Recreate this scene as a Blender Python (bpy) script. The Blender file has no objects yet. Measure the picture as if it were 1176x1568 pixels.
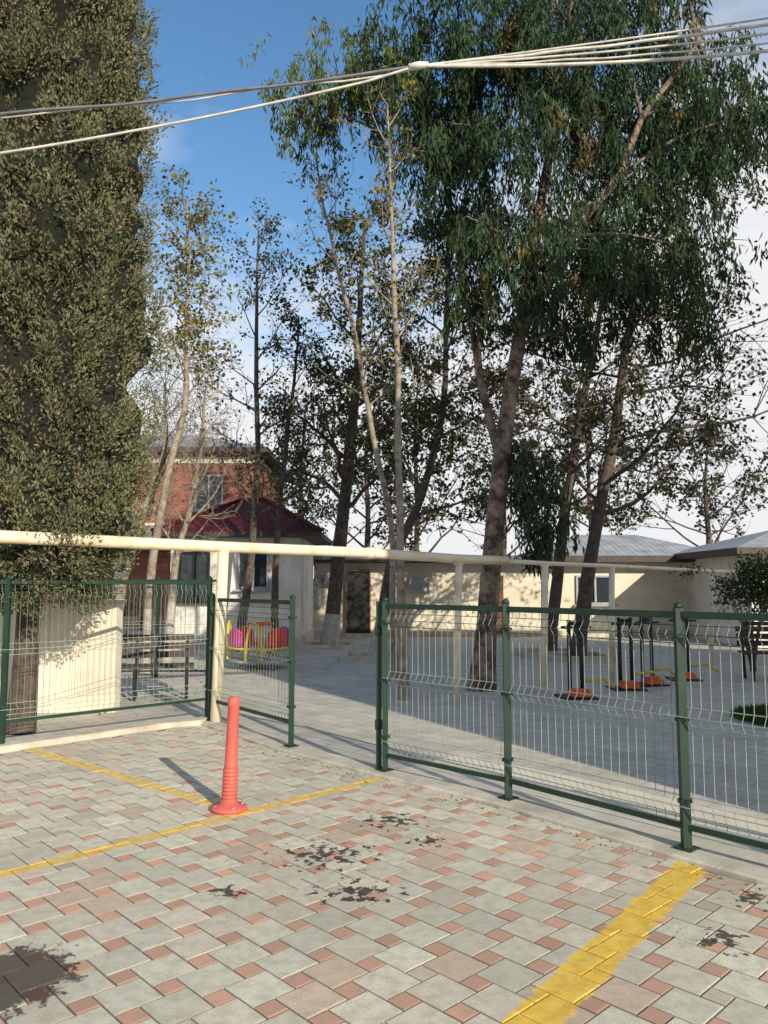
import bpy, math, random
import numpy as np
from mathutils import Vector, noise as mnoise
random.seed(7); rng=np.random.default_rng(11)
S=bpy.context.scene
S.view_settings.view_transform='Standard'; S.view_settings.look='None'; S.view_settings.exposure=0

# ------------------------------------------------------------ materials
def M(name):
    m=bpy.data.materials.new(name); m.use_nodes=True
    nt=m.node_tree; b=nt.nodes['Principled BSDF']; return m,nt,b
def mth(nt,op,a,b=None,c=None,clamp=False):
    n=nt.nodes.new('ShaderNodeMath'); n.operation=op; n.use_clamp=clamp
    for i,v in enumerate((a,b,c)):
        if v is None: continue
        if isinstance(v,(int,float)): n.inputs[i].default_value=v
        else: nt.links.new(v,n.inputs[i])
    return n.outputs[0]
def noise(nt,vec,scale,detail=3,rough=.55):
    n=nt.nodes.new('ShaderNodeTexNoise'); n.inputs['Scale'].default_value=scale
    n.inputs['Detail'].default_value=detail; n.inputs['Roughness'].default_value=rough
    if vec is not None: nt.links.new(vec,n.inputs['Vector'])
    return n.outputs['Fac']
def mix(nt,fac,a,b,mode='MIX'):
    n=nt.nodes.new('ShaderNodeMix'); n.data_type='RGBA'; n.blend_type=mode
    for sock,v in ((n.inputs[0],fac),(n.inputs[6],a),(n.inputs[7],b)):
        if isinstance(v,(int,float)): sock.default_value=v
        elif isinstance(v,tuple): sock.default_value=(*v[:3],1)
        else: nt.links.new(v,sock)
    return n.outputs[2]
def mapr(nt,v,a,b,c=0,d=1):
    n=nt.nodes.new('ShaderNodeMapRange'); nt.links.new(v,n.inputs[0])
    for i,x in enumerate((a,b,c,d)): n.inputs[i+1].default_value=x
    return n.outputs[0]
def pos(nt): return nt.nodes.new('ShaderNodeNewGeometry').outputs['Position']
def bump(nt,b,h,st=.3,dist=.01):
    n=nt.nodes.new('ShaderNodeBump'); n.inputs['Strength'].default_value=st; n.inputs['Distance'].default_value=dist
    nt.links.new(h,n.inputs['Height']); nt.links.new(n.outputs[0],b.inputs['Normal'])
def simple(name,col,dark=None,sc=6,rough=.7,bs=.1,bd=.005,metal=0,lo=.35,hi=.7):
    m,nt,b=M(name); p=pos(nt)
    dark=dark or tuple(c*.6 for c in col)
    c=mix(nt,mapr(nt,noise(nt,p,sc,4,.65),lo,hi),col,dark)
    nt.links.new(c,b.inputs['Base Color']); b.inputs['Roughness'].default_value=rough
    b.inputs['Metallic'].default_value=metal
    if bs>.25: bump(nt,b,noise(nt,p,sc*8,1),bs,bd)
    return m
def flat(name,col,rough=.6):
    m,nt,b=M(name); p=pos(nt)
    nt.links.new(mix(nt,mapr(nt,noise(nt,p,9,1),.3,.7),col,tuple(c*.7 for c in col)),b.inputs['Base Color']); b.inputs['Roughness'].default_value=rough; return m
def leafmat(name,trans=.25):
    m,nt,b=M(name); nt.nodes.remove(b); a=nt.nodes.new('ShaderNodeAttribute'); a.attribute_name='Col'
    d=nt.nodes.new('ShaderNodeBsdfDiffuse'); nt.links.new(a.outputs['Color'],d.inputs[0]); out=d.outputs[0]
    if trans>0:
        t=nt.nodes.new('ShaderNodeBsdfTranslucent'); nt.links.new(a.outputs['Color'],t.inputs[0])
        mx=nt.nodes.new('ShaderNodeMixShader'); mx.inputs[0].default_value=trans
        nt.links.new(d.outputs[0],mx.inputs[1]); nt.links.new(t.outputs[0],mx.inputs[2]); out=mx.outputs[0]
    nt.links.new(out,nt.nodes['Material Output'].inputs[0]); return m

# ------------------------------------------------------------ mesh builder
class MB:
    def __init__(s): s.V=[];s.C=[];s.n=0;s.Q=[];s.QM=[];s.T=[];s.TM=[];s.QS=[];s.TS=[]
    def add(s,v,q=None,t=None,m=0,col=(1,1,1),smooth=False):
        v=np.asarray(v,dtype=np.float32).reshape(-1,3); s.V.append(v)
        c=np.asarray(col,dtype=np.float32)
        if c.ndim==1: c=np.tile(c,(len(v),1))
        s.C.append(c)
        if q is not None and len(q):
            q=np.asarray(q,dtype=np.int64).reshape(-1,4)+s.n; s.Q.append(q); s.QM.append(np.full(len(q),m)); s.QS.append(np.full(len(q),smooth))
        if t is not None and len(t):
            t=np.asarray(t,dtype=np.int64).reshape(-1,3)+s.n; s.T.append(t); s.TM.append(np.full(len(t),m)); s.TS.append(np.full(len(t),smooth))
        s.n+=len(v)
    def build(s,name,mats,parent=None):
        me=bpy.data.meshes.new(name); V=np.concatenate(s.V); C=np.concatenate(s.C)
        Q=np.concatenate(s.Q) if s.Q else np.zeros((0,4),int); T=np.concatenate(s.T) if s.T else np.zeros((0,3),int)
        me.vertices.add(len(V)); me.vertices.foreach_set('co',V.ravel())
        L=np.concatenate([Q.ravel(),T.ravel()]).astype(np.int32)
        me.loops.add(len(L)); me.loops.foreach_set('vertex_index',L)
        me.polygons.add(len(Q)+len(T))
        st=np.concatenate([np.arange(len(Q))*4,len(Q)*4+np.arange(len(T))*3]).astype(np.int32)
        me.polygons.foreach_set('loop_start',st)
        me.polygons.foreach_set('material_index',np.concatenate(s.QM+s.TM).astype(np.int32))
        me.polygons.foreach_set('use_smooth',np.concatenate(s.QS+s.TS).astype(bool))
        a=me.color_attributes.new('Col','FLOAT_COLOR','POINT')
        a.data.foreach_set('color',np.concatenate([C,np.ones((len(C),1),np.float32)],1).ravel())
        me.update(calc_edges=True); me.validate()
        for m in mats: me.materials.append(m)
        o=bpy.data.objects.new(name,me); S.collection.objects.link(o)
        if parent: o.parent=parent
        return o
def empty(name):
    o=bpy.data.objects.new(name,None); S.collection.objects.link(o); return o
def norm(v): 
    v=np.asarray(v,float); return v/(np.linalg.norm(v)+1e-9)
def tube(mb,pts,rad,n=6,m=0,col=(1,1,1),caps=False,smooth=True):
    P=np.asarray(pts,float); k=len(P); R=np.broadcast_to(np.asarray(rad,float),(k,))
    T=np.gradient(P,axis=0); T/=np.linalg.norm(T,axis=1)[:,None]+1e-9
    ref=np.array([0,0,1.]) if abs(norm(P[-1]-P[0])[2])<.8 else np.array([1.,0,0])
    A=np.cross(T,ref); A/=np.linalg.norm(A,axis=1)[:,None]+1e-9; B=np.cross(T,A)
    th=np.arange(n)*2*math.pi/n
    V=P[:,None,:]+R[:,None,None]*(np.cos(th)[None,:,None]*A[:,None,:]+np.sin(th)[None,:,None]*B[:,None,:])
    i=np.arange(k-1)[:,None]*n; j=np.arange(n)[None,:]; j2=(j+1)%n
    q=np.stack([i+j,i+j2,i+n+j2,i+n+j],-1).reshape(-1,4)
    t=None; V=V.reshape(-1,3)
    if caps:
        V=np.concatenate([V,P[:1],P[-1:]]); c0=k*n; jj=np.arange(n); jn=(jj+1)%n
        t=np.concatenate([np.stack([jn,jj,np.full(n,c0)],-1),np.stack([(k-1)*n+jj,(k-1)*n+jn,np.full(n,c0+1)],-1)])
    mb.add(V,q,t,m,col,smooth)
def box(mb,c,s,rz=0,m=0,col=(1,1,1)):
    x,y,z=np.array(s)/2; V=np.array([[a*x,b*y,d*z] for d in(-1,1) for b in(-1,1) for a in(-1,1)])
    co,si=math.cos(rz),math.sin(rz); V=np.stack([V[:,0]*co-V[:,1]*si,V[:,0]*si+V[:,1]*co,V[:,2]],1)+np.array(c)
    mb.add(V,[[0,2,3,1],[4,5,7,6],[0,1,5,4],[2,6,7,3],[0,4,6,2],[1,3,7,5]],None,m,col)
def beam(mb,p0,p1,w,h,m=0,col=(1,1,1)):
    p0=np.array(p0,float);p1=np.array(p1,float);d=norm(p1-p0)
    a=np.array([0,0,1.]) if abs(d[2])<.9 else np.array([1.,0,0]); s=norm(np.cross(d,a)); u=np.cross(s,d)
    V=[p+s*i*w/2+u*j*h/2 for p in(p0,p1) for j in(-1,1) for i in(-1,1)]
    mb.add(V,[[0,1,3,2],[4,6,7,5],[0,4,5,1],[2,3,7,6],[0,2,6,4],[1,5,7,3]],None,m,col)
def polyobj(name,pts,z,mat):
    me=bpy.data.meshes.new(name); me.from_pydata([(x,y,z) for x,y in pts],[],[list(range(len(pts)))])
    me.materials.append(mat); me.update()
    if me.polygons[0].normal.z<0: me.flip_normals()
    o=bpy.data.objects.new(name,me); S.collection.objects.link(o); return o
def leaves(mb,P,D,L,W,m,col):
    N=len(P); D=D/(np.linalg.norm(D,axis=1)[:,None]+1e-9)
    s=np.cross(D,rng.normal(size=(N,3))); s/=np.linalg.norm(s,axis=1)[:,None]+1e-9
    L=np.asarray(L)[:,None]; W=np.asarray(W)[:,None]
    nrm=np.cross(D,s)
    V=np.stack([P,P+D*L*.45+s*W*.5,P+D*L+nrm*L*.12,P+D*L*.45-s*W*.5],1).reshape(-1,3)
    mb.add(V,np.arange(4*N).reshape(-1,4),None,m,np.repeat(col,4,axis=0))

# ------------------------------------------------------------ world, sun, camera
EL=math.radians(22.5); AZ=math.atan2(.506,-.863)
w=bpy.data.worlds.new('World'); S.world=w; w.use_nodes=True; nt=w.node_tree
bg=nt.nodes['Background']; sky=nt.nodes.new('ShaderNodeTexSky'); sky.sky_type='NISHITA'; sky.sun_disc=False
sky.sun_elevation=EL; sky.sun_rotation=AZ; sky.ozone_density=2.2; sky.air_density=1.2; sky.dust_density=.6
tc=nt.nodes.new('ShaderNodeTexCoord'); mp=nt.nodes.new('ShaderNodeMapping'); mp.inputs['Scale'].default_value=(1,1,3.2)
nt.links.new(tc.outputs['Generated'],mp.inputs[0])
sx=nt.nodes.new('ShaderNodeSeparateXYZ'); nt.links.new(tc.outputs['Generated'],sx.inputs[0])
n1=noise(nt,mp.outputs[0],2.6,4,.62)
band=mapr(nt,sx.outputs[2],.16,.58,.46,-.12)
band=mth(nt,'ADD',band,mth(nt,'MULTIPLY',mapr(nt,sx.outputs[0],-.1,.5,0,1),.30))
cl=mapr(nt,mth(nt,'ADD',n1,band),.48,.88)
hs=nt.nodes.new('ShaderNodeHueSaturation'); hs.inputs['Saturation'].default_value=1.2; hs.inputs['Value'].default_value=1.25; nt.links.new(sky.outputs[0],hs.inputs['Color'])
c=mix(nt,cl,hs.outputs[0],(6.1,6.15,6.3))
nt.links.new(c,bg.inputs[0]); bg.inputs[1].default_value=.145
sun=bpy.data.lights.new('sun','SUN'); sun.energy=5; sun.angle=math.radians(.5); sun.color=(1,.90,.73)
so=bpy.data.objects.new('sun',sun); S.collection.objects.link(so)
so.rotation_euler=Vector((-.506*math.cos(EL),.863*math.cos(EL),-math.sin(EL))).to_track_quat('-Z','Y').to_euler()
cam=bpy.data.cameras.new('camera'); cam.sensor_fit='VERTICAL'; cam.sensor_height=24; cam.lens=18.03; cam.clip_end=2000
co=bpy.data.objects.new('camera',cam); S.collection.objects.link(co); co.location=(0,0,1.6)
co.rotation_euler=(math.radians(95.43),0,0); S.camera=co

# ------------------------------------------------------------ base materials
m_green=flat('fence_green_paint',(.010,.042,.024),.5)
m_wire=flat('green_wire_glare',(.34,.40,.33),.45)  # green-coated wire; sun glare is put into this pale colour
m_cream=simple('cream_pipe_paint',(.82,.72,.52),(.56,.42,.26),3,.5,lo=.5,hi=.72)
m_conc=simple('kerb_concrete',(.64,.59,.48),(.38,.34,.27),4,.9,.5,.006)
m_apron=simple('apron_concrete',(.80,.74,.60),(.62,.56,.44),2.5,.9)
m_black=flat('black_metal',(.02,.02,.022))
m_red=simple('red_plastic',(.66,.13,.10),(.50,.10,.08),7,.55,lo=.4,hi=.8)
m_orange=flat('orange_red_plastic',(.85,.14,.05))
m_yel=flat('yellow_metal',(.85,.55,.04))
m_pink=flat('pink_plastic',(.75,.06,.36))
m_rseat=flat('red_seat',(.85,.06,.04))
m_plaster=simple('white_plaster',(.82,.79,.72),(.60,.56,.48),1.3,.9)
m_plaster2=simple('cream_plaster',(.80,.73,.59),(.60,.53,.41),1.1,.9)
m_dark=flat('dark_opening',(.012,.012,.014))
m_wood=flat('brown_door',(.14,.06,.035))
m_glass,_n,_b=M('window_glass'); _b.inputs['Base Color'].default_value=(.03,.04,.05,1); _b.inputs['Roughness'].default_value=.08
m_fascia=flat('dark_fascia',(.07,.05,.045))
m_greymetal=flat('grey_metal',(.4,.41,.42))
m_bark=simple('bark_brown',(.15,.118,.09),(.045,.036,.03),9,.95,.9,.02)
m_barkp=simple('bark_pale',(.40,.34,.26),(.13,.105,.08),8,.9,.7,.012)
m_barke=simple('bark_eucalyptus',(.33,.25,.18),(.07,.052,.04),5,.95,1,.03,lo=.4,hi=.6)
m_lime=simple('limewash',(.52,.49,.43),(.32,.28,.23),7,.9)
m_leaf=leafmat('leaf_foliage',.2); m_cyl=leafmat('cypress_foliage',0)
m_soil=simple('ground_soil',(.22,.18,.13),(.12,.10,.07),.9,.95)

def roofmat(name,col,scale,axis,dist=.03,zs=2.2):
    m,nt,b=M(name); p=pos(nt)
    wv=nt.nodes.new('ShaderNodeTexWave'); wv.bands_direction=axis; wv.inputs['Scale'].default_value=scale
    nt.links.new(p,wv.inputs[0])
    wz=nt.nodes.new('ShaderNodeTexWave'); wz.bands_direction='Z'; wz.wave_profile='SAW'; wz.inputs['Scale'].default_value=zs
    nt.links.new(p,wz.inputs[0])
    h=mth(nt,'ADD',wv.outputs['Fac'],mth(nt,'MULTIPLY',wz.outputs['Fac'],.8))
    c=mix(nt,mapr(nt,noise(nt,p,2,3),.35,.7),col,tuple(x*.6 for x in col))
    nt.links.new(c,b.inputs['Base Color']); b.inputs['Roughness'].default_value=.8
    bump(nt,b,h,.5,dist); return m
m_redroof=roofmat('red_metal_tile',(.13,.009,.014),2.2,'X',.015)
m_blueroof=roofmat('grey_sheet_roof',(.36,.38,.41),1.6,'X',.02,.2)
m,nt,b=M('red_brick'); p=pos(nt)
cx=nt.nodes.new('ShaderNodeSeparateXYZ'); nt.links.new(p,cx.inputs[0])
cm=nt.nodes.new('ShaderNodeCombineXYZ'); nt.links.new(mth(nt,'ADD',cx.outputs[0],cx.outputs[1]),cm.inputs[0]); nt.links.new(cx.outputs[2],cm.inputs[1])
br=nt.nodes.new('ShaderNodeTexBrick'); nt.links.new(cm.outputs[0],br.inputs[0]); br.inputs['Scale'].default_value=1
br.inputs['Brick Width'].default_value=.4; br.inputs['Row Height'].default_value=.2; br.inputs['Mortar Size'].default_value=.014
br.inputs['Color1'].default_value=(.34,.12,.07,1); br.inputs['Color2'].default_value=(.25,.085,.05,1); br.inputs['Mortar'].default_value=(.26,.17,.13,1)
nt.links.new(mix(nt,mapr(nt,noise(nt,p,1.2,3),.4,.7,0,.5),br.outputs[0],(.18,.07,.045)),b.inputs['Base Color']); b.inputs['Roughness'].default_value=.9
m_brick=m

# ------------------------------------------------------------ ground, paving
FR=[(-7.2,4.45),(-3.75,7.72),(-2.55,8.95),(-2.06,9.22),(-.91,7.72),(.01,6.75),(.92,5.86),(1.81,4.77),(4.85,1.35)]
FR=np.array(FR)
def offs(P,d):
    T=np.diff(P,axis=0); T/=np.linalg.norm(T,axis=1)[:,None]; Nn=np.stack([-T[:,1],T[:,0]],1)
    out=[]
    for i in range(len(P)):
        if i==0: n=Nn[0]; k=1
        elif i==len(P)-1: n=Nn[-1]; k=1
        else:
            n=norm(Nn[i-1]+Nn[i]); k=1/max(.5,n@Nn[i])
        out.append(P[i]+n*d*k)
    return np.array(out)
inner=offs(FR,-.15); outer=offs(FR,.08)
polyobj('ground',[(-400,-200),(400,-200),(400,600),(-400,600)],-.06,m_soil)
park=[tuple(q) for q in inner]+[(6.5,1.0),(6.5,-5),(-9,-5),(-9,2.9)]
mbd=flat('joint_sand',(.17,.15,.115),1)
polyobj('paving_bed',park,-.010,mbd)

m,nt,b=M('concrete_pavers'); p=pos(nt); sp=nt.nodes.new('ShaderNodeSeparateXYZ'); nt.links.new(p,sp.inputs[0])
at=nt.nodes.new('ShaderNodeAttribute'); at.attribute_name='Col'
X,Y=sp.outputs[0],sp.outputs[1]
fine=noise(nt,p,170,1,.7); med=noise(nt,p,14,4,.68)
c=mix(nt,mapr(nt,fine,.35,.7,0,.42),at.outputs['Color'],(.25,.225,.17))
c=mix(nt,mapr(nt,med,.42,.7,0,.55),c,(.36,.30,.21))
edge=mth(nt,'MULTIPLY',mth(nt,'SUBTRACT',med,.5),.10)
def seg(ax,ay,bx,by,wd):
    L=math.hypot(bx-ax,by-ay); ux,uy=(bx-ax)/L,(by-ay)/L
    dx=mth(nt,'SUBTRACT',X,ax); dy=mth(nt,'SUBTRACT',Y,ay)
    al=mth(nt,'ADD',mth(nt,'MULTIPLY',dx,ux),mth(nt,'MULTIPLY',dy,uy))
    ac=mth(nt,'ABSOLUTE',mth(nt,'ADD',mth(nt,'MULTIPLY',dx,-uy),mth(nt,'MULTIPLY',dy,ux)))
    ac=mth(nt,'ADD',ac,edge)
    a1=mapr(nt,ac,wd/2-.006,wd/2+.006,1,0); a2=mapr(nt,al,-.01,.01); a3=mapr(nt,al,L-.01,L+.01,1,0)
    return mth(nt,'MULTIPLY',mth(nt,'MULTIPLY',a1,a2),a3)
mk=seg(-4.6,1.9,-.02,6.6,.125)
mk=mth(nt,'MAXIMUM',mk,seg(-3.46,7.72,-1.2,5.78,.12))
mk3=seg(-.8,1.25,1.80,4.62,.185)
wn=noise(nt,p,28,4,.7)
mk=mth(nt,'MULTIPLY',mk,mapr(nt,wn,.38,.54,.25,.92))
mk=mth(nt,'MAXIMUM',mk,mth(nt,'MULTIPLY',mk3,mapr(nt,wn,.32,.48,.45,1)))
c=mix(nt,mk,c,mix(nt,mapr(nt,med,.4,.7),(.86,.57,.07),(.60,.37,.05)))
reg=None
for (sx_,sy_,r) in ((.05,5.42,.34),(.27,5.0,.20),(-.15,4.2,.32),(-.35,4.75,.44),(-.8,4.2,.17),(1.5,3.65,.22),(1.9,4.1,.2)):
    d=mth(nt,'SQRT',mth(nt,'ADD',mth(nt,'POWER',mth(nt,'SUBTRACT',X,sx_),2),mth(nt,'POWER',mth(nt,'MULTIPLY',mth(nt,'SUBTRACT',Y,sy_),1.3),2)))
    f=mapr(nt,d,0,r,1,0); reg=f if reg is None else mth(nt,'MAXIMUM',reg,f)
sv=mth(nt,'ADD',noise(nt,p,15,3,.6),mth(nt,'MULTIPLY',reg,.21))
st=mth(nt,'MULTIPLY',mapr(nt,sv,.64,.675),mapr(nt,reg,0,.1))
d=mth(nt,'SQRT',mth(nt,'ADD',mth(nt,'POWER',mth(nt,'SUBTRACT',X,-1.55),2),mth(nt,'POWER',mth(nt,'SUBTRACT',Y,3.30),2)))
oil=mapr(nt,mth(nt,'ADD',d,mth(nt,'MULTIPLY',mth(nt,'SUBTRACT',med,.5),.5)),.25,.29,1,0)
st=mth(nt,'MAXIMUM',st,mth(nt,'MULTIPLY',oil,.95))
c=mix(nt,mth(nt,'MULTIPLY',st,.93),c,(.05,.034,.026))
nt.links.new(c,b.inputs['Base Color'])
nt.links.new(mapr(nt,st,0,1,.88,.5),b.inputs['Roughness'])
bump(nt,b,fine,.3,.003)
m_paver=m
def inpoly(x,y,poly):
    c=False; j=len(poly)-1
    for i in range(len(poly)):
        xi,yi=poly[i]; xj,yj=poly[j]
        if (yi>y)!=(yj>y) and x<(xj-xi)*(y-yi)/(yj-yi)+xi: c=not c
        j=i
    return c
mb=MB(); a_,b_=.205,.10; fx=np.array([.69,-.724]); px=np.array([.724,.69]); O=np.array([0,3.])
def tile(u,v,s1,s2,col,dz):
    g=.0033; bv=.0045
    def W(uu,vv,z): q=O+fx*uu+px*vv; return (q[0],q[1],z)
    o=[W(u+g,v+g,-.012),W(u+s1-g,v+g,-.012),W(u+s1-g,v+s2-g,-.012),W(u+g,v+s2-g,-.012)]
    mid=[W(u+g,v+g,dz-.0016),W(u+s1-g,v+g,dz-.0016),W(u+s1-g,v+s2-g,dz-.0016),W(u+g,v+s2-g,dz-.0016)]
    k=g+bv; tl=random.uniform(-.0012,.0012)
    t=[W(u+k,v+k,dz+tl),W(u+s1-k,v+k,dz-tl),W(u+s1-k,v+s2-k,dz-tl),W(u+k,v+s2-k,dz+tl)]
    q=[[8,9,10,11]]
    for i in range(4): j=(i+1)%4; q+= [[i,j,4+j,4+i],[4+i,4+j,8+j,8+i]]
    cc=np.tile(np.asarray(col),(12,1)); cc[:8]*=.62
    mb.add(o+mid+t,q,None,0,cc)
inn=[tuple(q) for q in offs(FR,-.10)]+[(6.5,1.0),(6.5,-5),(-9,-5),(-9,2.9)]
for i in range(-60,61):
    for j in range(-60,61):
        u=i*a_-j*b_; v=i*b_+j*a_
        q=O+fx*(u+.1)+px*(v+.1)
        if q[1]<-2.5 or q[0]<-7.5 or q[0]>5.5 or not inpoly(q[0],q[1],inn): continue
        w_=1+.20*mnoise.noise(Vector((q[0]*.9,q[1]*.9,3)))+.14*mnoise.noise(Vector((q[0]*2.7,q[1]*2.7,8)))
        k=random.uniform(.84,1.08)*w_; h=random.random()
        base=np.array([.72,.69,.545])*k
        if h<.35: base=np.array([.74,.665,.53])*k
        if h>.94: base=np.array([.66,.51,.38])*k
        leftz=(q[1]-6.6)-(q[0]+.02)*1.02>0
        tile(u,v,a_,a_,base,random.uniform(-.0012,.0012))
        k=random.uniform(.8,1.15)*w_
        red=np.array([.70,.38,.265])*k if random.random()<(.3 if leftz else .87) else np.array([.65,.57,.44])*k
        tile(u+a_,v,b_,b_,red,random.uniform(-.0012,.0012))
mb.build('parking_pavement',[m_paver])

mb=MB()
for i in range(len(FR)-1):
    h=.055 if i<3 else .03
    i0,i1,o0,o1=inner[i],inner[i+1],outer[i],outer[i+1]
    V=[(*i0,-.05),(*i1,-.05),(*i1,h-.012),(*i0,h-.012)]
    t0=i0+(o0-i0)*.07; t1=i1+(o1-i1)*.07
    V+=[(*t0,h),(*t1,h),(*o1,h),(*o0,h),(*o1,-.05),(*o0,-.05)]
    mb.add(V,[[0,1,2,3],[3,2,5,4],[4,5,6,7],[7,6,8,9]])
    if i==3:
        mb.add([(*inner[i],.0),(*outer[i],.0),(*outer[i],.055),(*inner[i],.055)],[[0,1,2,3]])
mb.build('concrete_kerb',[m_conc])
ap0=offs(FR[5:],.06); ap1=offs(FR[5:],1.0)
polyobj('concrete_apron',[tuple(q) for q in ap0]+[tuple(q) for q in ap1[::-1]],.005,m_apron)

m,nt,b=M('yard_paving'); p=pos(nt)
mp=nt.nodes.new('ShaderNodeMapping'); mp.inputs['Rotation'].default_value=(0,0,math.radians(46)); nt.links.new(p,mp.inputs[0])
br=nt.nodes.new('ShaderNodeTexBrick'); nt.links.new(mp.outputs[0],br.inputs[0]); br.inputs['Scale'].default_value=1
br.inputs['Brick Width'].default_value=.42; br.inputs['Row Height'].default_value=.21; br.inputs['Mortar Size'].default_value=.008; br.inputs['Mortar Smooth'].default_value=.3
br.inputs['Color1'].default_value=(.62,.59,.51,1); br.inputs['Color2'].default_value=(.50,.475,.41,1); br.inputs['Mortar'].default_value=(.28,.26,.22,1)
c=mix(nt,mapr(nt,noise(nt,p,.7,4),.42,.68,0,.5),br.outputs[0],(.66,.59,.46))
c=mix(nt,mapr(nt,noise(nt,p,2.5,5,.7),.46,.68,0,.65),c,(.35,.32,.26))
nt.links.new(c,b.inputs['Base Color']); b.inputs['Roughness'].default_value=.7
bump(nt,b,mth(nt,'MULTIPLY',br.outputs['Fac'],-1),.4,.005)
yard=[tuple(q) for q in offs(FR,.07)]+[(14,1.35),(14,30),(-14,30),(-14,4.45)]
polyobj('yard_pavement',yard,0,m)
mb=MB()
for (x,y) in ((-1.4,20),(-.25,17),(4.2,17),(3.78,17.9),(-3.4,18)):
    for a,b_2 in ((0,1),(1,0),(0,-1),(-1,0)):
        box(mb,(x+a*.6,y+b_2*.6,.05),(.12 if a else 1.32,.12 if b_2 else 1.08,.12))
mb.build('tree_pit_kerb',[m_conc])
mb=MB()
for N,x0,x1,y0,y1 in ((700,-7,-2.6,9.6,17),):
    P=np.stack([rng.uniform(x0,x1,N),rng.uniform(y0,y1,N),rng.uniform(.008,.02,N)],1)
    D=rng.normal(size=(N,3)); D[:,2]*=.15
    leaves(mb,P,D,rng.uniform(.03,.06,N),rng.uniform(.02,.04,N),0,np.array([.30,.22,.12])*rng.uniform(.5,1.4,(N,1)))
N=220; t=rng.random(N); k=rng.integers(3,8,N); base=inner[k]*(1-t[:,None])+inner[np.minimum(k+1,8)]*t[:,None]
nn=np.array([-.72,-.69])
q=base+nn*np.abs(rng.normal(0,.10,N))[:,None]
P=np.stack([q[:,0],q[:,1],np.full(N,.006)],1); D=rng.normal(size=(N,3)); D[:,2]*=.15
leaves(mb,P,D,rng.uniform(.01,.03,N),rng.uniform(.008,.02,N),0,np.array([.22,.15,.08])*rng.uniform(.5,1.4,(N,1)))
mb.build('fallen_leaves',[m_leaf])

# ------------------------------------------------------------ fences
def vprof(z,vs):
    for v in vs:
        if abs(z-v)<.055: return .04*(1-abs(z-v)/.055)
    return 0
def fence(name,pts,zt,zb,sp=.062,posts=True,z0=0.0,vs=None):
    mb=MB(); vs=vs or [zb+.12,(zb+zt)/2+.02,zt-.12]
    for k in range(len(pts)-1):
        a=np.array(pts[k]);c=np.array(pts[k+1]);d=norm(c-a);n=np.array([d[1],-d[0]]); L=np.linalg.norm(c-a)
        num=int(L/sp)
        zs=sorted(set([zb,zt]+[v+e for v in vs for e in(-.055,0,.055)]))
        for i in range(1,num):
            q=a+d*(i*L/num+random.uniform(-.003,.003)); j=random.uniform(.85,1.15)
            tube(mb,[(*(q+n*vprof(z,vs)*j),z) for z in zs],.0026,3,1,smooth=True)
        hz=sorted(set([v+e for v in vs for e in(-.055,0,.055)]+[zb+.02,zt-.02]))
        for z in hz:
            q0=a+n*vprof(z,vs);q1=c+n*vprof(z,vs)
            beam(mb,(*q0,z),(*q1,z),.005,.005,0 if z>zt-.2 else 1)
        beam(mb,(*a,zt),(*c,zt),.03,.04,0); beam(mb,(*a,zb),(*c,zb),.03,.03,0)
    if posts:
        for k,pp in enumerate(pts):
            beam(mb,(*pp,z0),(*pp,zt+.04),.05,.05,0)
            tube(mb,[(*pp,zt+.04),(*pp,zt+.06),(*pp,zt+.08)],[.03,.028,.006],8,0,caps=True)
            for z in (zb+.15,(zb+zt)/2,zt-.15): box(mb,(*pp,z),(.064,.064,.025),math.atan2(d[1],d[0]),0)
            box(mb,(*pp,z0+.038),(.11,.11,.008),math.atan2(d[1],d[0]),0)
    return mb.build(name,[m_green,m_wire])
fence('mesh_fence',[(.01,6.73),(.92,5.86),(1.81,4.77),(3.3,3.1),(4.8,1.45)],1.42,.16)
fence('mesh_fence',[(-7.2,4.45),(-5.4,6.15),(-3.75,7.72),(-2.09,9.28)],1.63,.26)
fence('mesh_gate',[(-2.03,9.18),(-.91,7.71)],1.43,.26)
fence('mesh_fence',[(-9,13.5),(-6.5,13.6),(-4.0,13.7),(-2.9,13.7)],1.68,.1,.06)
mb=MB(); beam(mb,(-.045,6.80,0),(-.045,6.80,1.46),.05,.05); 
for z in(.4,1.2): tube(mb,[(-.045,6.8,z-.04),(-.045,6.8,z+.04)],.034,8,0,caps=True)
mb.build('gate_post',[m_green])

mb=MB()
A=[(-8,3.8,2.10),(-3.74,7.5,2.07),(-1.9,9.1,2.05),(-.2,10.05,2.02),(1.05,10.8,1.965),(1.78,11.2,1.955)]
tube(mb,A,.066,14,0,caps=True)
B=[(1.75,11.2,1.95),(2.45,11.75,1.93),(3.84,13,1.92),(6.6,15.6,1.88),(12,20,1.85)]
tube(mb,B,.036,10,0,caps=True)
tube(mb,[(-.22,10.04,2.02),(-.14,10.09,2.02)],.078,14,0,caps=True)
for x,y,z,r in((-1.9,9.1,2.0,.066),(1.05,10.8,1.9,.05),(2.45,11.75,1.9,.055),(3.84,13,1.9,.05),(6.6,15.6,1.85,.045),(-6.2,5.3,2.0,.06)):
    tube(mb,[(x-.05,y,-.05),(x,y,z)],r,12,0,caps=True)
    box(mb,(x,y,z+.0),(r*3.0,.05,.03),.6,0)
mb.build('gas_pipe',[m_cream])

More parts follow.
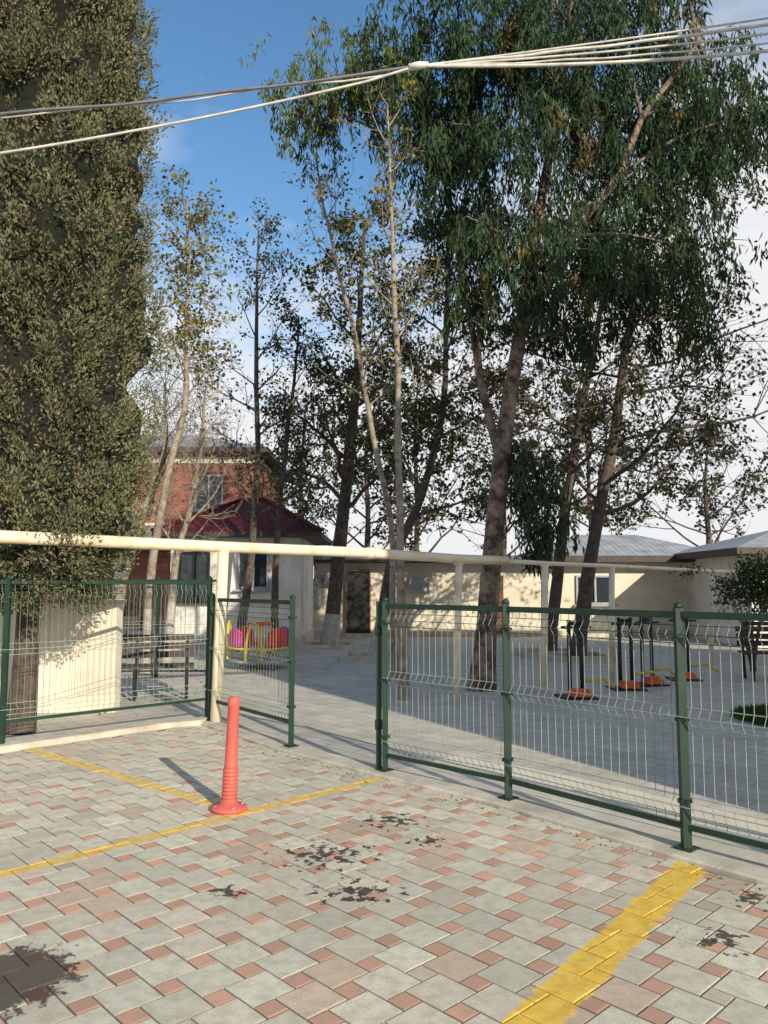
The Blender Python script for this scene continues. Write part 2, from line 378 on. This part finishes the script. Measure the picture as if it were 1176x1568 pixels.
mb=MB(); x,y=-1.11,5.68
prof=[(0,.13),(.018,.13),(.03,.12),(.035,.075),(.06,.058)]
z=.06
for i in range(9): prof+=[(z,.056),(z+.012,.056),(z+.014,.047),(z+.024,.047)]; z+=.026
prof+=[(z,.050),(z+.02,.046),(.72,.041),(.725,.045),(.775,.044),(.79,.036),(.795,.001)]
tube(mb,[(x+zz*.03,y,zz+.002) for zz,_ in prof],[r for _,r in prof],20,0,caps=True)
for k in range(4):
    a=k*math.pi/2+.5; tube(mb,[(x+math.cos(a)*.1,y+math.sin(a)*.1,.02),(x+math.cos(a)*.1,y+math.sin(a)*.1,.04)],.012,6,1,caps=True)
mb.build('flexible_bollard',[m_red,m_greymetal])

m_cab=flat('cable_sheath',(.72,.69,.61))
m_cabd=flat('cable_sheath_grey',(.20,.21,.23))
def cable(mb,a,c,sag,r,m,wig=0):
    a=np.array(a);c=np.array(c); t=np.linspace(0,1,30)[:,None]
    P=a+(c-a)*t; P[:,2]-= (4*sag*t*(1-t))[:,0]
    if wig: P[:,2]+=wig*np.sin(t[:,0]*40+wig*900); P[:,1]+=wig*np.cos(t[:,0]*33)
    P[-1]=c; tube(mb,P,r,6,m)
mb=MB(); J=(.29,6.2,6.03)
cable(mb,(-9,6.2,5.5),J,.25,.012,1,.008); cable(mb,(-9,6.25,5.47),(.29,6.21,6.01),.23,.008,0,.012)
cable(mb,(-9,6.2,4.83),(-.156,6.2,5.885),.30,.011,0); cable(mb,(-.156,6.2,5.885),J,0,.011,0)
for k,(z,r) in enumerate(((6.50,.008),(6.44,.013),(6.34,.009),(6.24,.008),(6.16,.014))):
    cable(mb,J,(4.85,5.9,z+.02),.03+.02*k,r,0,.004 if k%2 else 0)
tube(mb,[(.21,6.2,6.02),(.29,6.2,6.03),(.38,6.2,6.04)],[.024,.034,.024],8,0,caps=True)
mb.build('overhead_cables',[m_cab,m_cabd])
mb=MB(); tube(mb,[(-9,6.2,-.05),(-9,6.2,6.5)],[.15,.10],12,0,caps=True); box(mb,(-9,6.2,5.46),(.1,1.0,.1),0,0)
for s in(-.4,0,.4): tube(mb,[(-9,6.2+s,5.5),(-9,6.2+s,5.62)],[.05,.03],8,0,caps=True)
mb.build('utility_pole',[m_conc])

# ------------------------------------------------------------ trees
def branch(mb,p,d,L,r,lvl,mx,lf,cfg):
    nseg=max(3,min(7,int(L/.3))); P=[np.array(p,float)]; d=norm(d); Ds=[d]
    for i in range(nseg):
        d=norm(d+np.array([random.gauss(0,1) for _ in range(3)])*cfg['wob']+np.array([0,0,cfg['up']])); P.append(P[-1]+d*L/nseg); Ds.append(d)
    R=np.linspace(r,max(r*.35,.0035),nseg+1)
    tube(mb,P,R,6 if lvl==0 else (4 if r>.012 else 3),cfg.get('bm',0))
    if lvl<mx:
        for k in range(cfg['n'][lvl]):
            t=random.uniform(.2,1); i=min(nseg,int(t*nseg)+(1 if k%2 else 0)); 
            pr=norm(np.cross(Ds[i],[random.gauss(0,1) for _ in range(3)]))
            branch(mb,P[i],Ds[i]*cfg.get('fw',.8)+pr,L*random.uniform(.35,.6),max(.004,R[i]*.6),lvl+1,mx,lf,cfg)
    else:
        for i in range(1,nseg+1): lf.append((P[i],Ds[i]))
def tree(name,trunk,r0,cfg,leafcol,nleaf,lsize,zmin,nprim,lime=None,blen=2.2,mx=2,leafdown=.4):
    mb=MB(); lf=[]; bm=cfg.get('bm',0)
    T=np.array(trunk,float); t=np.linspace(0,len(T)-1,len(T)*4)
    Tp=np.stack([np.interp(t,range(len(T)),T[:,i]) for i in range(3)],1)
    Tp[1:-1,:2]+=rng.normal(0,.022,(len(Tp)-2,2))
    Tp[1:-1]=(Tp[:-2]+2*Tp[1:-1]+Tp[2:])/4
    Rr=r0*(1-.8*np.linspace(0,1,len(Tp))**.9); Rr[0]*=1.35; Rr*=rng.uniform(.94,1.06,len(Rr))
    tube(mb,Tp,Rr,10,bm)
    if lime: 
        k=[i for i in range(len(Tp)) if Tp[i,2]<=lime]
        kk=k+[k[-1]+1]; tube(mb,Tp[kk],Rr[kk]+.004,10,2)
    H=Tp[-1,2]
    for f in range(nprim):
        z=zmin+(H-zmin)*((f+random.random())/nprim); i=int(np.searchsorted(Tp[:,2],z)); i=min(i,len(Tp)-1)
        fr=(z-zmin)/(H-zmin); L=blen*(1-.6*fr)*random.uniform(.6,1.15)
        a=f*2.4+random.uniform(-.5,.5)
        d=np.array([math.cos(a),math.sin(a),cfg['rise']*random.uniform(.6,1.4)])
        if 'bias' in cfg: d[:2]+=np.array(cfg['bias'])
        q=Tp[i-1]+(Tp[i]-Tp[i-1])*((z-Tp[i-1,2])/max(.01,Tp[i,2]-Tp[i-1,2]))
        branch(mb,q,d,L,max(.014,Rr[i]*.42),0,mx,lf,cfg)
    if nleaf and lf:
        P=np.array([l[0] for l in lf]); D=np.array([l[1] for l in lf])
        idx=rng.integers(0,len(P),nleaf); 
        den=np.array([math.sin(q[0]*1.7+q[2]*1.3)+math.sin(q[1]*2.1+q[2]*1.9+1) for q in P])
        idx=idx[(den[idx]>-.6)|(rng.random(nleaf)<.3)]
        n=len(idx); Pl=P[idx]+rng.normal(0,.07,(n,3)); Dl=D[idx]*.4+rng.normal(0,.6,(n,3))+np.array([0,0,-leafdown])
        cc=np.array(leafcol)[rng.integers(0,len(leafcol),n)]*rng.uniform(.6,1.35,(n,1))
        leaves(mb,Pl,Dl,rng.uniform(.7,1.3,n)*lsize,rng.uniform(.55,.9,n)*lsize,1,cc)
    return mb.build(name,[m_barkp if cfg.get('pale') else m_bark,m_leaf,m_lime])
dull=[(.045,.065,.03),(.055,.07,.03),(.075,.07,.033),(.035,.055,.026),(.10,.08,.04)]
yelg=[(.22,.20,.05),(.14,.17,.05),(.30,.23,.06),(.10,.12,.04)]
std=dict(wob=.13,up=.05,n=[6,5],rise=.55)
cf=dict(std,rise=.28,up=.02,bias=(.35,0),n=[8,6])
tree('plane_tree',[(4.2,17,0),(4.58,17,2.27),(5.2,17,5.2),(5.6,17,7.45),(5.96,17,9.8),(6.1,17,11)],.17,cf,dull,8000,.10,2.9,24,blen=4.4)
tree('plane_tree',[(3.78,17.9,0),(4.2,17.9,3.1),(4.75,17.9,6.1),(5.15,17.9,8),(5.5,17.9,10)],.15,cf,dull,5500,.10,3.2,17,blen=3.4)
cf=dict(std,n=[6,5])
tree('plane_tree',[(-1.4,20,0),(-1.0,20,4.1),(-.74,20,6.7),(-.66,20,8.9),(-.5,20,11.5)],.21,cf,dull,7200,.11,3.2,22,lime=.5,blen=3.0)
tree('plane_tree',[(-.19,17,0),(.17,17,2.15),(.75,17,3.3),(1.35,17,5.3),(1.45,17,8.6),(1.5,17,10)],.15,cf,dull,6800,.10,3.0,20,lime=.5,blen=2.6)
tree('plane_tree',[(-3.4,18,0),(-3.1,18,1.9),(-2.98,18,4.6),(-3.08,18,7.8),(-3.05,18,10.2)],.12,dict(std,rise=.8),dull,2100,.085,3.0,20,blen=2.1)
tree('plane_tree',[(-2.6,18.4,0),(-2.6,18.4,2.3),(-2.4,18.4,4.6),(-2.2,18.4,6.6),(-2.1,18.4,8.2)],.10,dict(std,rise=.8),dull,2600,.085,2.6,16,blen=1.9)
tree('ash_tree',[(.28,11.1,0),(.23,11.1,2.5),(.2,11.1,4.4),(.165,11.1,6.4),(.1,11.1,7.4),(.05,11.1,8.9)],.07,dict(std,pale=1,rise=1.1,up=.06,n=[5,4]),yelg,700,.075,4.2,15,blen=1.5)
tree('ash_tree',[(.2,13.6,0),(.15,13.6,2.6),(-.3,13.6,4.8),(-.75,13.6,7.0),(-1.15,13.6,8.6),(-1.25,13.6,9.6)],.07,dict(std,pale=1,rise=.9,up=.06,n=[5,4]),yelg,800,.08,4.6,16,blen=1.9)
tree('ash_tree',[(-4.25,14,0),(-4.25,14,1.8),(-4.0,14,3.5),(-3.65,14,4.9),(-3.7,14,7.05),(-3.75,14,8.9)],.10,dict(std,pale=1,rise=1.0,n=[6,5]),yelg,2600,.085,5.0,22,lime=1.1,blen=1.35)
tree('bare_tree',[(-5.2,15,0),(-5.1,15,1.6),(-4.7,15,3.0),(-4.3,15,4.3),(-4.35,15,5.6)],.11,dict(std,pale=1,rise=1.3,up=.08,n=[7,6]),dull,80,.07,2.2,20,lime=1.2,blen=2.2)
tree('bare_tree',[(-4.35,15.6,0),(-4.25,15.6,2.0),(-3.9,15.6,3.4),(-3.75,15.6,4.8),(-3.7,15.6,5.6)],.09,dict(std,pale=1,rise=1.2,up=.08,n=[7,6]),dull,80,.07,2.0,18,lime=1.2,blen=1.8)
for (x,y,h,n) in ((-3.5,31,9,2600),(1.2,32,11,7500),(4.5,30,9.5,6500),(8.2,31,9,5500),(12.5,30,7.5,4500),(-.8,29,9,5500)):
    tree('plane_tree',[(x,y,0),(x+.2,y,h*.4),(x+.1,y,h*.7),(x+.3,y,h)],.16,dict(std,n=[6,4]),dull,n,.15,2.4,18,blen=3.4)

# eucalyptus
mb=MB(); Tr=np.array([(1.5,12,0),(1.70,12,2.27),(1.94,12,4.24),(2.16,12,5.5),(2.58,12.1,7.9),(3.05,12.2,10.2),(3.3,12.2,13)])
t=np.linspace(0,6,30); Tp=np.stack([np.interp(t,range(7),Tr[:,i]) for i in range(3)],1)
for _ in range(2): Tp[1:-1]=(Tp[:-2]+2*Tp[1:-1]+Tp[2:])/4
tube(mb,Tp,np.concatenate([[.23,.19],np.linspace(.165,.035,28)])*rng.uniform(.95,1.05,30),14,0)
T2=[(1.72,12.05,1.9),(1.9,12.2,3.4),(1.6,12.3,4.8),(1.4,12.4,6.2),(1.0,12.3,8.4),(.5,12.2,10.3)]
tube(mb,T2,[.09,.08,.065,.05,.035,.02],8,0)
T3=[(2.16,12,5.5),(2.9,11.8,7.1),(3.7,11.6,8.0),(4.1,11.6,9.0),(5.0,11.5,10.2)]
tube(mb,T3,[.09,.08,.065,.05,.03],8,0)
sk=np.concatenate([Tp[8:],np.array(T2)[2:],np.array(T3)[1:]])
blobs=[(-.74,10.1,.75),(-1.25,9.8,.5),(-.2,10.6,.6),(.57,10.6,.95),(.5,9.5,.7),(1.65,10.4,1.1),(1.5,9.0,.85),(2.85,10.6,1.15),(2.6,9.3,.85),
(4.0,10.6,1.1),(4.2,9.2,.8),(5.3,10.3,1.05),(5.5,8.8,.8),(6.1,9.6,.85),(1.3,7.9,.65),(2.14,7.6,.8),(1.75,6.9,.6),(2.8,6.8,.8),(3.6,7.4,.75),(4.5,7.9,.75),
(3.8,6.4,.7),(4.8,6.8,.7),(5.05,6.0,.6),(3.1,5.9,.5),(2.4,3.1,.38),(2.25,3.7,.3),(2.6,2.5,.32),(1.6,12,1.0),(3.2,12.3,1.1),(4.8,12,1.0),(3.4,8.4,.6),(1.9,8.3,.7),(5.0,9.4,.6),(.9,8.5,.5),(2.0,10.0,.7),(3.4,9.8,.7),(1.1,9.9,.7),(1.45,6.2,.4),(2.4,6.2,.45)]
PP=[];DD=[];CC=[]
for (x,z,r) in blobs:
    y=12+random.uniform(-1.0,1.0); c0=np.array([x,y,z])
    s=sk[np.argmin(np.linalg.norm(sk-(c0-np.array([0,0,1.0])),axis=1))]
    mid=(s+c0)/2+np.array([0,0,.35]); tt=np.linspace(0,1,7)[:,None]
    cur=(1-tt)**2*s+2*tt*(1-tt)*mid+tt**2*c0; tube(mb,cur,np.linspace(.035,.012,7),5,0)
    ns=int(52*r*r+20)
    for k in range(ns):
        e=np.array([random.gauss(0,.5),random.gauss(0,.55),random.gauss(.2,.4)])*r; q=c0+e
        if k%3==0: tube(mb,[c0,(c0+q)/2+np.array([0,0,.12]),q],[.012,.008,.005],3,0)
        L=random.uniform(.3,.95)*(.6+.4*r); n=int(L*56)+6; tt=np.sort(rng.random(n))[:,None]
        dr=np.array([random.gauss(0,.22),random.gauss(0,.22),-1.]); 
        P=q+dr*L*tt+np.array([e[0],e[1],0])*.35*np.sqrt(tt)+rng.normal(0,.055,(n,3))
        PP.append(P); DD.append(rng.normal(0,.34,(n,3))+np.array([0,0,-1.]))
        tone=random.uniform(.6,1.4); bc=np.array([.055,.088,.045]) if x>-.1 else np.array([.13,.16,.055])  # left clumps get a lighter leaf colour, painting them as sunlit
        if random.random()<.04: bc=np.array([.16,.13,.05])
        CC.append(bc*tone*rng.uniform(.7,1.3,(n,1)))  # random tone per strand, varied again per leaf
P=np.concatenate(PP);D=np.concatenate(DD);C=np.concatenate(CC);n=len(P)
leaves(mb,P,D,rng.uniform(.11,.20,n),rng.uniform(.027,.044,n),1,C)
lf=[]
for k in range(34):
    i=random.randint(5,17); a=random.uniform(0,6.28)
    branch(mb,Tp[i],(math.cos(a),math.sin(a),.1),random.uniform(.5,1.4),.010,1,2,lf,dict(wob=.25,up=-.03,n=[5,5]))
mb.build('eucalyptus_tree',[m_barke,m_leaf])

# cypress : dense columnar crown made of overlapping upright plumes
mb=MB(); cx_,cy_=-4.0,8.75
tube(mb,[(cx_+.05,cy_-.2,0),(cx_+.03,cy_-.1,.8),(cx_,cy_,1.8),(cx_,cy_,6),(cx_,cy_,11.5)],[.16,.13,.12,.1,.02],12,0)
def RZ(z):
    if z<2.2: return .78+.5*(z-1.3)/.9
    if z<6: return 1.28
    return 1.28*max(0.04,1-((z-6)/6.6)**1.9)
SC=np.array([(random.uniform(0,2*math.pi),1.3+10.8*random.random()) for _ in range(330)])
def cell(a,z):
    da=np.abs((SC[:,0]-a+math.pi)%(2*math.pi)-math.pi)*1.25; dz=(SC[:,1]-z)*.62
    return min(1.0,float(np.sqrt(np.min(da*da+dz*dz)))/.30)
def lumpf(a,z): return 1.07-.20*cell(a,z)**1.4+.05*math.sin(a*3-z*1.6+1)
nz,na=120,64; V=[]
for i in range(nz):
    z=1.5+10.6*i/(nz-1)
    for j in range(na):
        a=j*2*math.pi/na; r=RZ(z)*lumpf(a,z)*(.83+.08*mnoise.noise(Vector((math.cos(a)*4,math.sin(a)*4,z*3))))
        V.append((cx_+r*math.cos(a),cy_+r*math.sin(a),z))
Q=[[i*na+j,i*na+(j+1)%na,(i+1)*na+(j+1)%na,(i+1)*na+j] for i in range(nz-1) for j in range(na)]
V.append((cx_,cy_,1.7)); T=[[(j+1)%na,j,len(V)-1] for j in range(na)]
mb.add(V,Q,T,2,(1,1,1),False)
NP=2700; PP=[];DD=[];CC=[]
for k in range(NP):
    z=1.35+10.3*random.random()**1.1; a=random.uniform(0,2*math.pi)
    if math.sin(a)>.45 and random.random()<.8: a=-a
    cd=cell(a,z)
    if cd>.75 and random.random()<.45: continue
    R=RZ(z)*lumpf(a,z)*random.uniform(.88,1.02); rad=np.array([math.cos(a),math.sin(a),0])
    c0=np.array([cx_,cy_,z])+rad*R*.98; ax=norm(rad*random.uniform(.3,.8)+np.array([0,0,1.])+rng.normal(0,.2,3)); n=54
    if z<1.9: ax=norm(rad+np.array([0,0,-.2]))
    sc=random.uniform(.65,1.25)
    e=rng.normal(0,1,(n,3)); e/=np.linalg.norm(e,axis=1)[:,None]; rr=rng.random((n,1))**.4
    P=c0+e*rr*.09*sc+ax*(e@ax)[:,None]*rr*.12*sc
    PP.append(P); DD.append(e*.7+ax*.9+rng.normal(0,.3,(n,3)))
    bc=np.array([.165,.175,.095])*random.uniform(.7,1.22)
    if random.random()<.12: bc=np.array([.20,.165,.105])
    CC.append(bc*rng.uniform(.65,1.3,(n,1)))
P=np.concatenate(PP);D=np.concatenate(DD);C=np.concatenate(CC);n=len(P)
leaves(mb,P,D,rng.uniform(.03,.065,n),rng.uniform(.015,.026,n),1,C)
m_core=simple('shaded_crown_core',(.04,.045,.024),(.012,.014,.008),25,1,.9,.05)  # opaque core mesh; the crown's inner shade is painted as dark colour
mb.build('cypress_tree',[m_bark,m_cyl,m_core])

def shrub(name,c,rx,ry,rz,n,col,ls=1):
    mb=MB()
    for k in range(9):
        a=random.uniform(0,6.28); e=np.array([math.cos(a)*rx*.7,math.sin(a)*ry*.7,random.uniform(-.2,.7)*rz])
        tube(mb,[(c[0]+random.uniform(-.05,.05),c[1],0),(c[0]+e[0]*.3,c[1]+e[1]*.3,c[2]*.5),np.array(c)+e],[.02,.014,.006],5,0)
    cl=rng.normal(0,.42,(26,3)); idx=rng.integers(0,26,n)
    P=np.array(c)+(cl[idx]+rng.normal(0,.16,(n,3)))*np.array([rx,ry,rz]); P[:,2]=np.maximum(P[:,2],.03)
    leaves(mb,P,rng.normal(size=(n,3)),rng.uniform(.05,.1,n)*ls,rng.uniform(.03,.06,n)*ls,1,np.array(col)*rng.uniform(.6,1.4,(n,1)))
    return mb.build(name,[m_bark,m_leaf])
shrub('shrub',(6.9,14.6,1.65),.75,.6,.6,2400,(.07,.10,.04))
shrub('shrub',(8.4,16.5,1.5),.9,.8,.7,2600,(.07,.09,.04))
shrub('shrub',(-7.5,21,1.2),1.2,.8,1.0,3000,(.08,.09,.04))
mb=MB(); N=7000; a=rng.uniform(0,6.283,N); r=np.sqrt(rng.random(N))
P=np.stack([4.95+np.cos(a)*r*.75,9.3+np.sin(a)*r*.8,np.full(N,.002)],1)
D=rng.normal(0,.35,(N,3))+np.array([0,0,1.]); D[:,2]=np.abs(D[:,2])
leaves(mb,P,D,rng.uniform(.04,.12,N),rng.uniform(.008,.016,N),0,np.array([.07,.12,.035])*rng.uniform(.5,1.4,(N,1)))
mb.build('grass',[m_leaf])

# ------------------------------------------------------------ buildings
def window(par,x0,x1,z0,z1,y,frame=m_greymetal):
    mb=MB(); box(mb,((x0+x1)/2,y+.02,(z0+z1)/2),(x1-x0,.06,z1-z0),0,1)
    f=.06
    box(mb,((x0+x1)/2,y-.03,z0+f/2),(x1-x0,.08,f));box(mb,((x0+x1)/2,y-.03,z1-f/2),(x1-x0,.08,f))
    for x in(x0+f/2,(x0+x1)/2,x1-f/2): box(mb,(x,y-.033,(z0+z1)/2),(f,.08,z1-z0-2*f-.004))
    box(mb,((x0+x1)/2,y-.09,z0-.03),(x1-x0+.15,.16,.05))
    mb.build('window',[frame,m_glass],par)
def hip(mb,x0,x1,y0,y1,z,ze,ridge,m=0,th=.12):
    ym=(y0+y1)/2; rx0,rx1=ridge
    V=[(x0,y0,z),(x1,y0,z),(x1,y1,z),(x0,y1,z),(rx0,ym,ze),(rx1,ym,ze)]
    mb.add(V,[[0,1,5,4],[2,3,4,5]],[[1,2,5],[3,0,4]],m)
    for a,c in(((x0,y0),(x1,y0)),((x1,y0),(x1,y1)),((x1,y1),(x0,y1)),((x0,y1),(x0,y0))):
        mb.add([(*a,z-th),(*c,z-th),(*c,z),(*a,z)],[[0,1,2,3]],None,1)
    mb.add([(x0,y0,z-th),(x1,y0,z-th),(x1,y1,z-th),(x0,y1,z-th)],[[3,2,1,0]],None,1)
g=empty('white_house')
mb=MB(); box(mb,(-3.75,21.2,1.4),(3.3,3.4,2.8)); box(mb,(-3.75,21.2,.15),(3.38,3.48,.3),0,1); mb.build('walls',[m_plaster,m_conc],g)
mb=MB(); hip(mb,-5.75,-1.55,19.0,23.4,2.92,3.95,(-3.9,-3.3)); 
for a in((-5.75,19),(-1.55,19)): tube(mb,[(a[0],a[1],2.95),(-3.9 if a[0]<-3 else -3.3,21.2,3.98)],.05,6,0)
tube(mb,[(-3.9,21.2,3.98),(-3.3,21.2,3.98)],.05,6,0)
mb.build('roof',[m_redroof,m_fascia],g)
window(g,-5.2,-4.4,1.2,2.45,19.5,m_dark); window(g,-3.7,-2.9,1.5,2.5,19.5)
g=empty('school_building')
mb=MB(); box(mb,(4.0,26.2,1.15),(12.4,4,2.3)); box(mb,(4.0,26.2,.1),(12.5,4.1,.2),0,1); mb.build('walls',[m_plaster2,m_conc],g)
mb=MB(); hip(mb,4.3,10.8,23.5,28.8,2.5,3.3,(6.6,8.6),0,.2); 
box(mb,(.75,26.15,2.41),(7.09,5.3,.18),0,1); tube(mb,[(-2.8,23.45,2.42),(4.3,23.45,2.42)],.05,8,0)
mb.build('roof',[m_blueroof,m_fascia],g)
mb=MB(); box(mb,(-.8,24.13,1.0),(.66,.16,2.0)); box(mb,(-1.16,24.11,1.0),(.05,.2,2.06),0,1); box(mb,(-.44,24.11,1.0),(.05,.2,2.06),0,1); box(mb,(-.8,24.11,2.06),(.66,.2,.06),0,1); box(mb,(-.8,23.85,.06),(1.0,.4,.12),0,2)
box(mb,(3.55,24.15,1.0),(.34,.12,1.8),0,3); mb.build('doors',[m_dark,m_wood,m_conc,m_wood],g)
mb=MB(); box(mb,(-2.15,24.1,1.35),(.4,.2,.9)); box(mb,(-1.75,24.12,1.75),(.25,.16,.35)); box(mb,(1.1,24.05,1.6),(.6,.3,.45)); 
tube(mb,[(-2.15,24.12,1.8),(-2.15,24.12,2.3)],.03,6); tube(mb,[(.5,24.1,.1),(.5,24.1,2.3)],.05,8)
mb.build('wall_boxes',[m_greymetal,m_dark],g)
window(g,6.0,7.2,1.0,1.9,24.2,m_greymetal)
g=empty('annex_building')
mb=MB(); box(mb,(12.2,22.5,1.25),(5.4,5,2.5)); mb.build('walls',[m_plaster],g)
mb=MB(); hip(mb,8.9,15.5,19.4,25.6,2.55,3.25,(11.5,13.5),0,.16); mb.build('roof',[m_blueroof,m_fascia],g)
window(g,10.1,11.1,1.1,2.0,20.0)
g=empty('brick_house')
mb=MB(); box(mb,(-10.8,34,3.4),(11.6,8,6.8)); box(mb,(-10.8,34,3.9),(11.7,8.1,.22),0,1); box(mb,(-10.8,34,6.5),(11.7,8.1,.25),0,1); mb.build('walls',[m_brick,m_plaster2],g)
mb=MB(); hip(mb,-17,-4.5,29.5,38.5,6.95,8.3,(-13,-8.5),0,.2); mb.build('roof',[m_blueroof,m_fascia],g)
for x in(-15.2,-12.6,-7.4): window(g,x,x+1.1,4.5,5.9,29.93)
mb=MB(); box(mb,(-8.3,29.4,3.4),(3.6,.9,.9)); 
for x in(-10,-6.6): box(mb,(x,29.1,1.47),(.25,.25,2.94))
mb.build('balcony',[m_plaster2],g)
mb=MB(); box(mb,(-6.4,10.0,.66),(6.0,.2,1.4)); box(mb,(-6.4,10.0,1.385),(6.06,.28,.05),0,1)
for x in(-8.4,-6.4,-4.4): box(mb,(x,9.895,.66),(.25,.02,1.38))
mb.build('boundary_wall',[m_plaster2,m_conc])
g=empty('apartment_block')
mb=MB(); box(mb,(9.85,4.85,3.9),(10,5.9,7.8)); box(mb,(9.85,4.85,7.9),(10.3,6.2,.22),0,1); mb.build('walls',[m_plaster2,m_conc],g)
for z in(1.2,4.6):
    for x in(6,8.6,11.2): window(g,x,x+1.3,z,z+1.4,1.9)

def bench(x,y,rz):
    mb=MB(); c,s=math.cos(rz),math.sin(rz)
    def T(a,b_,z): return (x+a*c-b_*s,y+a*s+b_*c,z)
    for a in(-.7,0,.7):
        beam(mb,T(a,-.2,0),T(a,-.2,.43),.04,.04); beam(mb,T(a,.2,0),T(a,.3,.85),.04,.04); beam(mb,T(a,-.22,.43),T(a,.22,.43),.04,.03)
    for b_ in(-.18,-.06,.06,.18): beam(mb,T(-.8,b_,.46),T(.8,b_,.46),.09,.03,1)
    for z,b_ in((.6,.26),(.72,.28),(.84,.31)): beam(mb,T(-.8,b_-.03,z),T(.8,b_-.03,z),.025,.09,1)
    mb.build('park_bench',[m_black,m_fascia])
bench(-3.5,11.0,.25); bench(-5.9,17.6,.1); bench(9.0,17.5,-.2); bench(6.9,13.2,-.1)

mb=MB(); x,y=-2.42,15.2
tube(mb,[(x,y,0),(x,y,.85)],.04,10,0,caps=True); tube(mb,[(x,y,.14),(x,y,.18)],.62,24,2,caps=True,smooth=False)
th=np.linspace(0,2*math.pi,25)
tube(mb,[(x+.24*math.cos(a),y+.24*math.sin(a),.85) for a in th],.025,6,1)
tube(mb,[(x+.62*math.cos(a),y+.62*math.sin(a),.40) for a in th],.025,6,0)
for k in range(4):
    a0=k*math.pi/2+.75; q=np.array([x+.42*math.cos(a0),y+.42*math.sin(a0)])
    tube(mb,[(*q,.18),(*q,.42)],.03,6,2)
    tube(mb,[(*q,.42),(*q,.47)],[.17,.18],12,1 if k%2 else 3,caps=True)
    arc=np.linspace(a0-.36,a0+.36,7); mm=1 if k%2 else 3
    for i in range(6):
        V=[(x+.60*math.cos(b1),y+.60*math.sin(b1),z1+(.10*math.cos((b1-a0)*4) if z1>.6 else 0)) for b1,z1 in((arc[i],.45),(arc[i+1],.45),(arc[i+1],.68),(arc[i],.68))]
        W=[(x+(px_-x)*.94,y+(py_-y)*.94,pz_) for px_,py_,pz_ in V]
        mb.add(V+W,[[0,1,2,3],[7,6,5,4],[3,2,6,7],[0,4,5,1]],None,mm)
    a1=a0+math.pi/4; c1=np.linspace(0,math.pi,9)
    tube(mb,[(x+.62*math.cos(a1+.26*math.cos(u)),y+.62*math.sin(a1+.26*math.cos(u)),.18+.72*math.sin(u)) for u in c1],.028,6,0)
mb.build('playground_carousel',[m_yel,m_rseat,m_greymetal,m_pink])
def machine(x,y,rz,h=1.1):
    mb=MB(); c,s=math.cos(rz),math.sin(rz)
    def T(a,b_,z): return (x+a*c-b_*s,y+a*s+b_*c,z)
    for a in(-.09,.09): tube(mb,[T(a,0,0),T(a,0,h)],.03,8,0,caps=True)
    tube(mb,[T(-.09,0,h-.05),T(.09,0,h-.05)],.03,8,0,caps=True)
    tube(mb,[T(-.22,-.05,h-.1),T(.22,-.05,h-.1)],.018,8,0,caps=True)
    box(mb,T(0,-.14,.08),(.26,.2,.08),rz,2); box(mb,T(0,-.14,.13),(.22,.16,.02),rz,2)
    tube(mb,[T(.05,.0,.22),T(.45,.1,.25),T(.6,.1,.12)],.02,6,1,caps=True)
    box(mb,T(0,0,.01),(.5,.5,.025),rz,0)
    mb.build('exercise_machine',[m_black,m_yel,m_orange])
machine(2.75,11.2,.1); machine(3.75,12.1,.0); machine(4.25,12.6,.3); machine(5.1,13.3,-.1)
